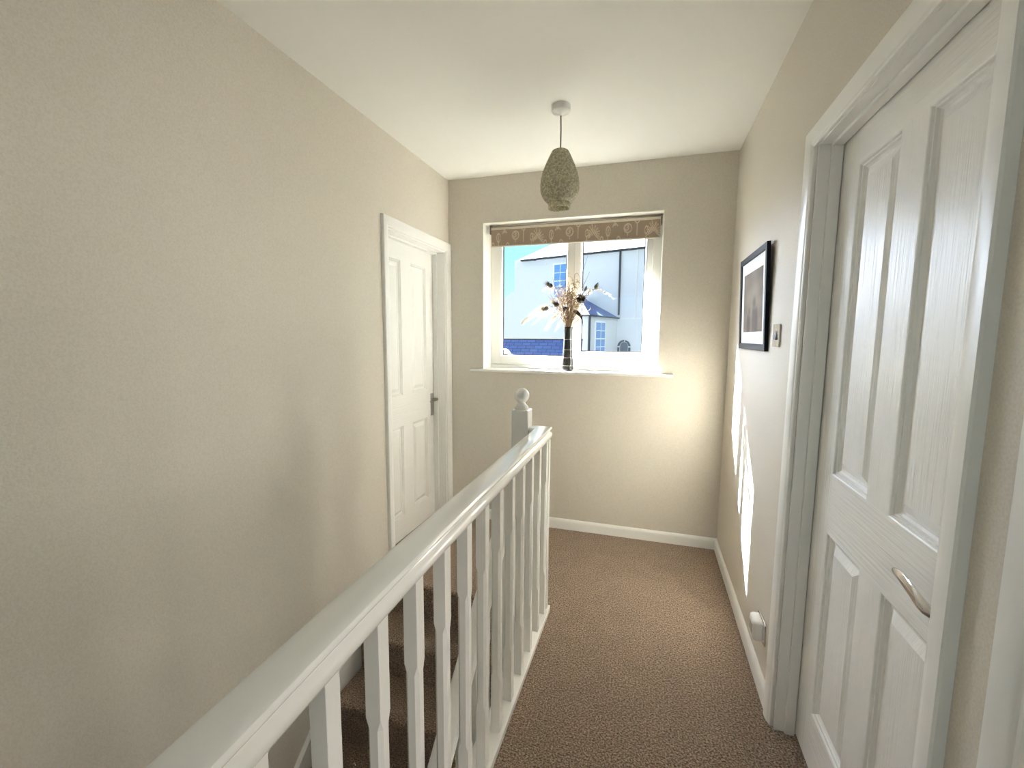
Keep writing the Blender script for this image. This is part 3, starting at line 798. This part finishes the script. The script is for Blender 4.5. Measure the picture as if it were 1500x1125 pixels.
plume('thin cream plume arching out to the right', at(862, 432, .01), at(889, 441, .0), 110, .03, 3, -.1)
plume('wispy cream plume pointing up to the left', at(810, 430, .02), at(792, 431, .02), 130, .032, 4, -.1)
# twigs
for lab, e, r in (('tall bare dark twig standing above the bouquet', at(855, 386, .03), .0016), ('short bare dark twig leaning up to the left', at(806, 414, .02), .0012), ('fine bare twig between thistle and straw tangle', at(817, 408, -.01), .001), ('fine bare twig leaning right of the mullion', at(858, 408, .035), .001)):
    sp = stem_pts(e, .1)
    m = MB(); m.tube(sp, [r]*3+[r*(1-.06*i) for i in range(len(sp)-3)], 6)
    o = build('dried_twig', m, M['twig'], loc=mouth, smooth=True); tag(o, lab, 'twig', 'bare twigs in the black vase')
# curling leaf
t = flower('dried_leaf', 'curled brown dried leaf hanging right of the vase mouth', 'dried leaf')
e = at(843, 463, -.04)
m = MB(); m.tube(stem_pts(e), .0013, 6); build('stem', m, M['twig'], t, smooth=True)
m = MB(); L0 = [at(838, 461, -.035), at(844, 462, -.045), at(849, 466, -.05), at(852, 473, -.05), at(853, 481, -.048)]
ww = [.004, .013, .012, .007, .001]
n = len(m.v)
for p, w in zip(L0, ww): m.v += [tuple(p+Vector((.2*w, -.3*w, w))), tuple(p+Vector((0, .004, 0))), tuple(p-Vector((.3*w, .3*w, w)))]
for i in range(4):
    for q in (0, 1): m.face((n+3*i+q, n+3*i+q+1, n+3*i+q+4, n+3*i+q+3))
o = build('leaf_blade', m, M['pod'], t, smooth=True); q = o.modifiers.new('s', 'SOLIDIFY'); q.thickness = .0012
# straw-coloured tangle
rnd = random.Random(5); m = MB()
for i in range(110):
    a = rnd.uniform(0, 2*PI); r = .010*math.sqrt(rnd.random())
    p0 = Vector((vx+r*math.cos(a), vy+r*math.sin(a), vz+.30))
    e = at(831.5+rnd.gauss(0, 12), 436+rnd.gauss(0, 11), rnd.gauss(-.01, .035))
    pts = [p0]
    for k in range(1, 8):
        f = k/7; pts.append(p0.lerp(e, f)+Vector((rnd.gauss(0, .010), rnd.gauss(0, .010), rnd.gauss(0, .008)))*math.sin(f*PI/1.3))
    m.tube(pts, [.0014]*7+[.0005], 4, mi=int(rnd.random() < .3), caps=False)
for i in range(170):
    c = at(830+rnd.gauss(0, 9.5), 440+rnd.gauss(0, 10), rnd.gauss(-.015, .03)); r = rnd.uniform(.010, .032); a0 = rnd.uniform(0, 6)
    ax = Vector((rnd.gauss(0, 1), rnd.gauss(0, 1), rnd.gauss(0, 1))).normalized(); b = ax.orthogonal().normalized(); d = ax.cross(b)
    m.tube([c+(b*math.cos(a0+k*.5)+d*math.sin(a0+k*.5))*r*(1+.1*math.sin(k)) for k in range(9)], .0012, 4, mi=int(rnd.random() < .33), caps=False)
o = build('dried_grass', m, [M['straw'], M['twig']], loc=mouth); tag(o, 'straw-coloured tangle of curly dried grass filling the vase mouth', 'dried grass', kind='stuff')

# ------------------------------------------------------------------ outside: the white house opposite
O = Vector((-3.562, 24, 0)); U = Vector((.9563, -.2924, 0)); NN = Vector((-.2924, -.9563, 0))
def F(u, z, n=0): return O+U*u+NN*n+Vector((0, 0, z))
def fbox(mb, u0, u1, z0, z1, n0, n1, mi=0): mb.prism([F(u0, z0), F(u1, z0), F(u1, z1), F(u0, z1)], NN*n0, NN*n1, mi)
EZ, GND = 5.80, -2.9
nh = empty('neighbour_house', F(0, GND), 'large white rendered house with pale slate roof seen through the window', 'house')
m = MB(); m.prism([F(-6.2, GND), F(9, GND), F(9, EZ), F(-3.65, EZ), F(-4.27, EZ-.03), F(-4.27, 4.04), F(-5.24, 3.49), F(-6.2, 3.0)], NN*0, NN*-7.5)
build('wall', m, M['render'], nh)
pit = math.tan(math.radians(36)); rw = 3.75; RZ = EZ+rw*pit
a, b, c, d = F(-3.85, EZ-.05, .25), F(9.2, EZ-.05, .25), F(9.2, RZ, -rw), F(-3.85+4.3, RZ, -rw)
e, f = F(-3.85, EZ-.05, -7.75), F(9.2, EZ-.05, -7.75)
m = MB(); m.v = [a, b, c, d, e, f]; m.v = [tuple(x) for x in m.v]
for q in ((0, 1, 2, 3), (0, 3, 4), (4, 3, 2, 5), (1, 5, 2), (0, 4, 5, 1)): m.face(q)
uvf = lambda p: ((p-O).dot(U), p.z*1.6+(p-O).dot(NN)*.3)
build('roof', m, M['paleslate'], nh, uv=uvf)
m = MB(); fbox(m, -3.75, 9.0, EZ-.13, EZ+.01, .01, .15); build('gutter', m, M['gutter'], nh)
m = MB(); m.tube([F(2.16, EZ-.1, .07), F(2.175, 2.5, .07)], .052, 10); build('drainpipe', m, M['gutter'], nh, smooth=True)
m = MB(); m.tube([F(3.03, EZ-.1, .06), F(3.03, 2.3, .06)], .03, 8); build('drainpipe', m, M['render2'], nh, smooth=True)
for u, z in ((-3.45, 5.735), (-2.83, 5.71)):
    m = MB(); m.lathe([(.07, -.05), (.085, 0), (.05, .045)], F(u, z-.02, .10), 12); build('roof_vent', m, M['gutter'], nh, smooth=True)
m = MB(); fbox(m, -4.28, -2.1, 5.36, 5.42, .0, .04); build('cornice', m, M['render'], nh)
m = MB()   # faint blind arch, a raised band
pts = [(-2.77+.62*math.cos(x), 4.05+.5*math.sin(x)) for x in [i*PI/14 for i in range(15)]]; pt2 = [(-2.77+.56*math.cos(x), 4.05+.44*math.sin(x)) for x in [i*PI/14 for i in range(15)]]
for i in range(14): m.prism([F(*pts[i]), F(*pts[i+1]), F(*pt2[i+1]), F(*pt2[i])], NN*.0, NN*.018)
build('arch_moulding', m, M['render'], nh)
m = MB(); fbox(m, 2.15, 9, 2.29, 2.35, 0, .03); build('string_course', m, M['render2'], nh)
def sash_window(u0, u1, z0, z1, fx, parent, nu, nz):
    m = MB()
    fx(m, u0-.09, u1+.09, z0-.09, z1+.09, .0, .05); o = build('sash_window', m, M['wwood'], parent)
    m = MB(); fx(m, u0, u1, z0, z1, .05, .06); build('pane', m, M['wglass'], o)
    m = MB()
    for i in range(1, nu): x = u0+(u1-u0)*i/nu; fx(m, x-.014, x+.014, z0, z1, .061, .075)
    for j in range(1, nz): z = z0+(z1-z0)*j/nz; w = .025 if j == nz//2 else .014; fx(m, u0, u1, z-w, z+w, .061, .08)
    build('glazing_bars', m, M['wwood'], o)
sash_window(-1.60, -.50, 3.55, 5.30, fbox, nh, 3, 4)
# arched window
def arch_poly(cu, w, z0, zs, n=12): return [F(cu-w, z0), F(cu+w, z0)]+[F(cu+w*math.cos(x), zs+w*math.sin(x)) for x in [i*PI/n for i in range(n+1)]]
m = MB(); m.prism(arch_poly(2.49, .20, .1, .93), NN*.0, NN*.02); aw = build('arched_window', m, M['dglass'], nh)
m = MB()
segs = [(-1, 0)]; n = 14
outer = [(2.49+.34, .1), (2.49+.34, .86), *[(2.49+.34*math.cos(x), .90+.34*math.sin(x)) for x in [(.06+i*(PI-.12)/n) for i in range(n+1)]], (2.49-.34, .86), (2.49-.34, .1)]
inner = [(2.49+.235, .1), (2.49+.235, .86), *[(2.49+.235*math.cos(x), .92+.235*math.sin(x)) for x in [(.06+i*(PI-.12)/n) for i in range(n+1)]], (2.49-.235, .86), (2.49-.235, .1)]
for i in range(len(outer)-1):
    if i in (1, 8, len(outer)-3): continue
    m.prism([F(*outer[i]), F(*outer[i+1]), F(*inner[i+1]), F(*inner[i])], NN*.0, NN*.05)
build('arch_surround', m, M['voussoir'], aw)
# projecting wing with a hipped slate roof
u0, u1, L, ez, rz = 1.22, 2.164, 3.6, 2.36, 3.36; ub = .05
m = MB(); m.prism([F(ub, GND), F(u1-.08, GND), F(u1-.08, GND, L-.08), F(u0+.06, GND, L-.08)], (0, 0, 0), (0, 0, ez-GND)); m.mi[-1] = 1  # left face made dark only to cut sun bounced onto the facade
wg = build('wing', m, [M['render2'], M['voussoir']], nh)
m = MB(); A = F(1.30, 2.98, 2.5); Rr = F(.30, rz, 0)
P = [F(u0, ez, L), F(u1, ez, L), F(u1, ez, 0), F(ub-.05, ez, 0), A, Rr]
m.v = [tuple(x) for x in P]
m.face((0, 1, 4), 1); m.face((1, 2, 5, 4), 0); m.face((0, 4, 5, 3), 0); m.face((0, 3, 2, 1), 0)  # front slope painted pale as if sunlit; left slope dark to cut bounce
build('roof', m, [M['slate'], M['paleslate']], wg, uv=lambda p: ((p-O).dot(NN)+(p-O).dot(U)*.2, p.z*1.8))
m = MB(); fbox(m, u0, u1+.06, ez-.06, ez+.015, L, L+.08); fbox(m, u1, u1+.06, ez-.06, ez+.015, 0, L); build('gutter', m, M['gutter'], wg)
m = MB(); m.tube([F(u1+.02, ez-.05, L+.02), F(u1+.02, GND, L+.02)], .055, 10); build('drainpipe', m, M['gutter'], wg, smooth=True)
def sbox(mb, n0, n1, z0, z1, d0, d1, mi=0): mb.prism([F(u1-.08, z0, n0), F(u1-.08, z0, n1), F(u1-.08, z1, n1), F(u1-.08, z1, n0)], U*d0, U*d1, mi)
sash_window(1.72, 2.75, .55, 2.05, sbox, wg, 2, 4)

# slate-roofed outbuilding nearer to the window
ob = empty('outbuilding', (-3.5, 13.5, GND), 'low outbuilding with blue-grey slate roof below the neighbour house', 'outbuilding')
m = MB(); ye, yr = 12.55, 14.0; ze, zrg = -.40, 1.305
m.v = [(-9, ye, ze), (-2.0, ye, ze), (-2.0, yr, zrg), (-9, yr, zrg), (-9, yr+.12, zrg-.02), (-2.0, yr+.12, zrg-.02), (-9, ye, ze-.1), (-2, ye, ze-.1), (-9, yr+.12, zrg-.12), (-2, yr+.12, zrg-.12)]
for q in ((0, 1, 2, 3), (3, 2, 5, 4), (6, 7, 9, 8), (0, 1, 7, 6), (4, 5, 9, 8), (0, 3, 4, 8, 6), (1, 2, 5, 9, 7)): m.face(q)
build('roof', m, M['slate'], ob, uv=lambda p: (p.x, p.z*1.4))
m = MB(); m.tube([(-9.0, yr, zrg), (-1.98, yr, zrg)], .03, 8); build('ridge', m, M['gutter'], ob, smooth=True)
m = MB(); m.prism([(-8.9, 12.7, GND), (-8.9, 14.05, GND), (-8.9, 14.05, zrg-.16), (-8.9, 12.7, ze+.05)], (0, 0, 0), (6.8, 0, 0)); build('wall', m, M['voussoir'], ob)  # walls made dark to cut sun bounced at the house opposite
# added wall with a white ramped top; body dark to cut sun bounce
gt = empty('added_garden_wall', (-3, 9.1, GND), 'garden wall with a white curved coping below the slate roof', 'garden wall')
gw = [(-5, 1.22), (-3.05, 1.128), (-2.955, 1.112), (-2.905, 1.06), (-2.878, 1.014), (-2.83, .998), (-2.77, .987), (-2.47, .978), (-1.69, .966), (-1.2, .95)]
m = MB(); m.prism([(x, 8.95, z) for x, z in gw]+[(x, 8.95, z-.09) for x, z in gw[::-1]], (0, 0, 0), (0, .34, 0)); build('coping', m, M['render2'], gt)
m = MB(); m.prism([(x, 9.0, z-.091) for x, z in gw]+[(-1.2, 9.0, GND), (-5, 9.0, GND)], (0, 0, 0), (0, .24, 0)); build('wall', m, M['voussoir'], gt)
# a further house at the left edge of the view
fh = empty('distant_house', (-14, 34, GND), 'distant white house with small dark windows at the left edge of the view', 'house')
m = MB(); m.box(-16, -10.2, 34, 40, GND, 3.2); build('wall', m, M['render'], fh)
m = MB(); m.v = [(-16.2, 33.8, 3.2), (-10.0, 33.8, 3.2), (-10.0, 37, 3.9), (-16.2, 37, 3.9), (-16.2, 40.2, 3.2), (-10, 40.2, 3.2)]
for q in ((0, 1, 2, 3), (3, 2, 5, 4), (0, 3, 4), (1, 5, 2), (0, 4, 5, 1)): m.face(q)
build('roof', m, M['paleslate'], fh, uv=lambda p: (p.x, p.y))
for z in (2.42, 1.78):
    m = MB(); m.box(-11.55, -11.16, 33.94, 34.0, z, z+.40); o = build('sash_window', m, M['wwood'], fh)
    m = MB(); m.box(-11.50, -11.19, 33.92, 33.945, z+.05, z+.37); build('pane', m, M['dglass'], o)
m = MB(); m.box(-40, 25, 3.6, 60, GND-.1, GND)
struct('ground', m, M['tarmac'], 'yard between the houses', 'ground')

# ------------------------------------------------------------------ daylight and added fill lamps
w = bpy.data.worlds.new('sky'); sc.world = w; w.use_nodes = True
nt = w.node_tree; nt.nodes.clear()
out = nt.nodes.new('ShaderNodeOutputWorld'); bg = nt.nodes.new('ShaderNodeBackground')
tc = nt.nodes.new('ShaderNodeTexCoord'); sx = nt.nodes.new('ShaderNodeSeparateXYZ'); rp = nt.nodes.new('ShaderNodeValToRGB')
nt.links.new(tc.outputs['Generated'], sx.inputs[0]); nt.links.new(sx.outputs['Z'], rp.inputs[0])
e = rp.color_ramp.elements
e[0].position = 0.0; e[0].color = (.64, .87, 1.0, 1)
e[1].position = 1.0; e[1].color = (.55, .75, 1.3, 1)
x = rp.color_ramp.elements.new(.18); x.color = (.40, .90, 1.05, 1)
x = rp.color_ramp.elements.new(.45); x.color = (.88, .95, 1.15, 1)
# added sky glow, lights the right wall and door (towards -x, +y)
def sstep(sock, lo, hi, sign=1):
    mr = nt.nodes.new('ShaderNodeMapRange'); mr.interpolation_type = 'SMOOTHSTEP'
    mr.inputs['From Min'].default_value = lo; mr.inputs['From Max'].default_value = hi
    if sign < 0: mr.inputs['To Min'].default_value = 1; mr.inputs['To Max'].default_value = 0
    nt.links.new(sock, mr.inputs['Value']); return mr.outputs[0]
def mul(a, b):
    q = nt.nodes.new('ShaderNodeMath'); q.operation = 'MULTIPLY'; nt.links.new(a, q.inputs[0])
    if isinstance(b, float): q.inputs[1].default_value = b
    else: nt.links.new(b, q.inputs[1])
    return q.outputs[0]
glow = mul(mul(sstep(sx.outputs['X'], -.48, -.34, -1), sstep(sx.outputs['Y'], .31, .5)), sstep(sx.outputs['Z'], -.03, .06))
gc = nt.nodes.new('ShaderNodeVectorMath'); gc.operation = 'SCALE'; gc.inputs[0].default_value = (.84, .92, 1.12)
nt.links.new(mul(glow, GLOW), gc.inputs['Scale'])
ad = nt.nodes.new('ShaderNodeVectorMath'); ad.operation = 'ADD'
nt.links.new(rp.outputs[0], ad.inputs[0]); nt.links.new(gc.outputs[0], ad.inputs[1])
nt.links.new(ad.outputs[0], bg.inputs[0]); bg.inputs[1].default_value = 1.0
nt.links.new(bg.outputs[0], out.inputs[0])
w.cycles.sampling_method = 'MANUAL'; w.cycles.sample_map_resolution = 1024

sun = bpy.data.lights.new('sun', 'SUN'); sun.energy = 150; sun.angle = math.radians(.6); sun.color = (1, .985, .95)
so = bpy.data.objects.new('sun', sun); COL.objects.link(so)
dirv = Vector((1.42, -1, -1.10))
so.rotation_euler = dirv.to_track_quat('-Z', 'Y').to_euler()
# added fill lamp behind the camera, outside the made-up rear window
al = bpy.data.lights.new('rear_fill_light', 'AREA'); al.shape = 'RECTANGLE'; al.size = BX1-BX0; al.size_y = BZ1-BZ0
al.energy = 1.5; al.color = (1, .96, .90)
ao = bpy.data.objects.new('rear_fill_light', al); COL.objects.link(ao); ao.location = ((BX0+BX1)/2, YB-.17, (BZ0+BZ1)/2)
ao.rotation_euler = Vector((0, 1, 0)).to_track_quat('-Z', 'Z').to_euler()

# added fill lamp beyond the side room, shining out through the nearer doorway
bl = bpy.data.lights.new('bedroom_fill_light', 'AREA'); bl.shape = 'RECTANGLE'; bl.size = 1.2; bl.size_y = 1.25
bl.energy = 32; bl.color = (1, .95, .88)
bo = bpy.data.objects.new('bedroom_fill_light', bl); COL.objects.link(bo); bo.location = (2.79, -.7, 1.525)
bo.rotation_euler = Vector((-1, 0, 0)).to_track_quat('-Z', 'Z').to_euler()

# ------------------------------------------------------------------ camera
cam = bpy.data.cameras.new('camera'); co = bpy.data.objects.new('camera', cam); COL.objects.link(co)
f_px, yaw, pitch, roll, hh = 645.6533, .2982, -.1087, .0071, 1.406
fw = Vector((-math.sin(yaw)*math.cos(pitch), math.cos(yaw)*math.cos(pitch), math.sin(pitch)))
r = Vector((math.cos(yaw), math.sin(yaw), 0)); u = r.cross(fw)
r2 = r*math.cos(roll)+u*math.sin(roll); u2 = r2.cross(fw)
co.matrix_world = Matrix(((r2.x, u2.x, -fw.x, 0), (r2.y, u2.y, -fw.y, 0), (r2.z, u2.z, -fw.z, hh), (0, 0, 0, 1)))
cam.sensor_width = 36; cam.sensor_fit = 'HORIZONTAL'; cam.lens = f_px/1500*36; cam.clip_start = .02; cam.clip_end = 200
sc.camera = co

vs = sc.view_settings; vs.view_transform = 'Standard'; vs.look = 'None'; vs.gamma = 1; vs.use_curve_mapping = False
vs.exposure = 0.42
cy = sc.cycles
cy.max_bounces = 14; cy.diffuse_bounces = 8; cy.glossy_bounces = 5; cy.transparent_max_bounces = 12
cy.sample_clamp_indirect = 0; cy.use_denoising = True; cy.use_adaptive_sampling = False; cy.caustics_reflective = True; cy.caustics_refractive = False; cy.blur_glossy = .6
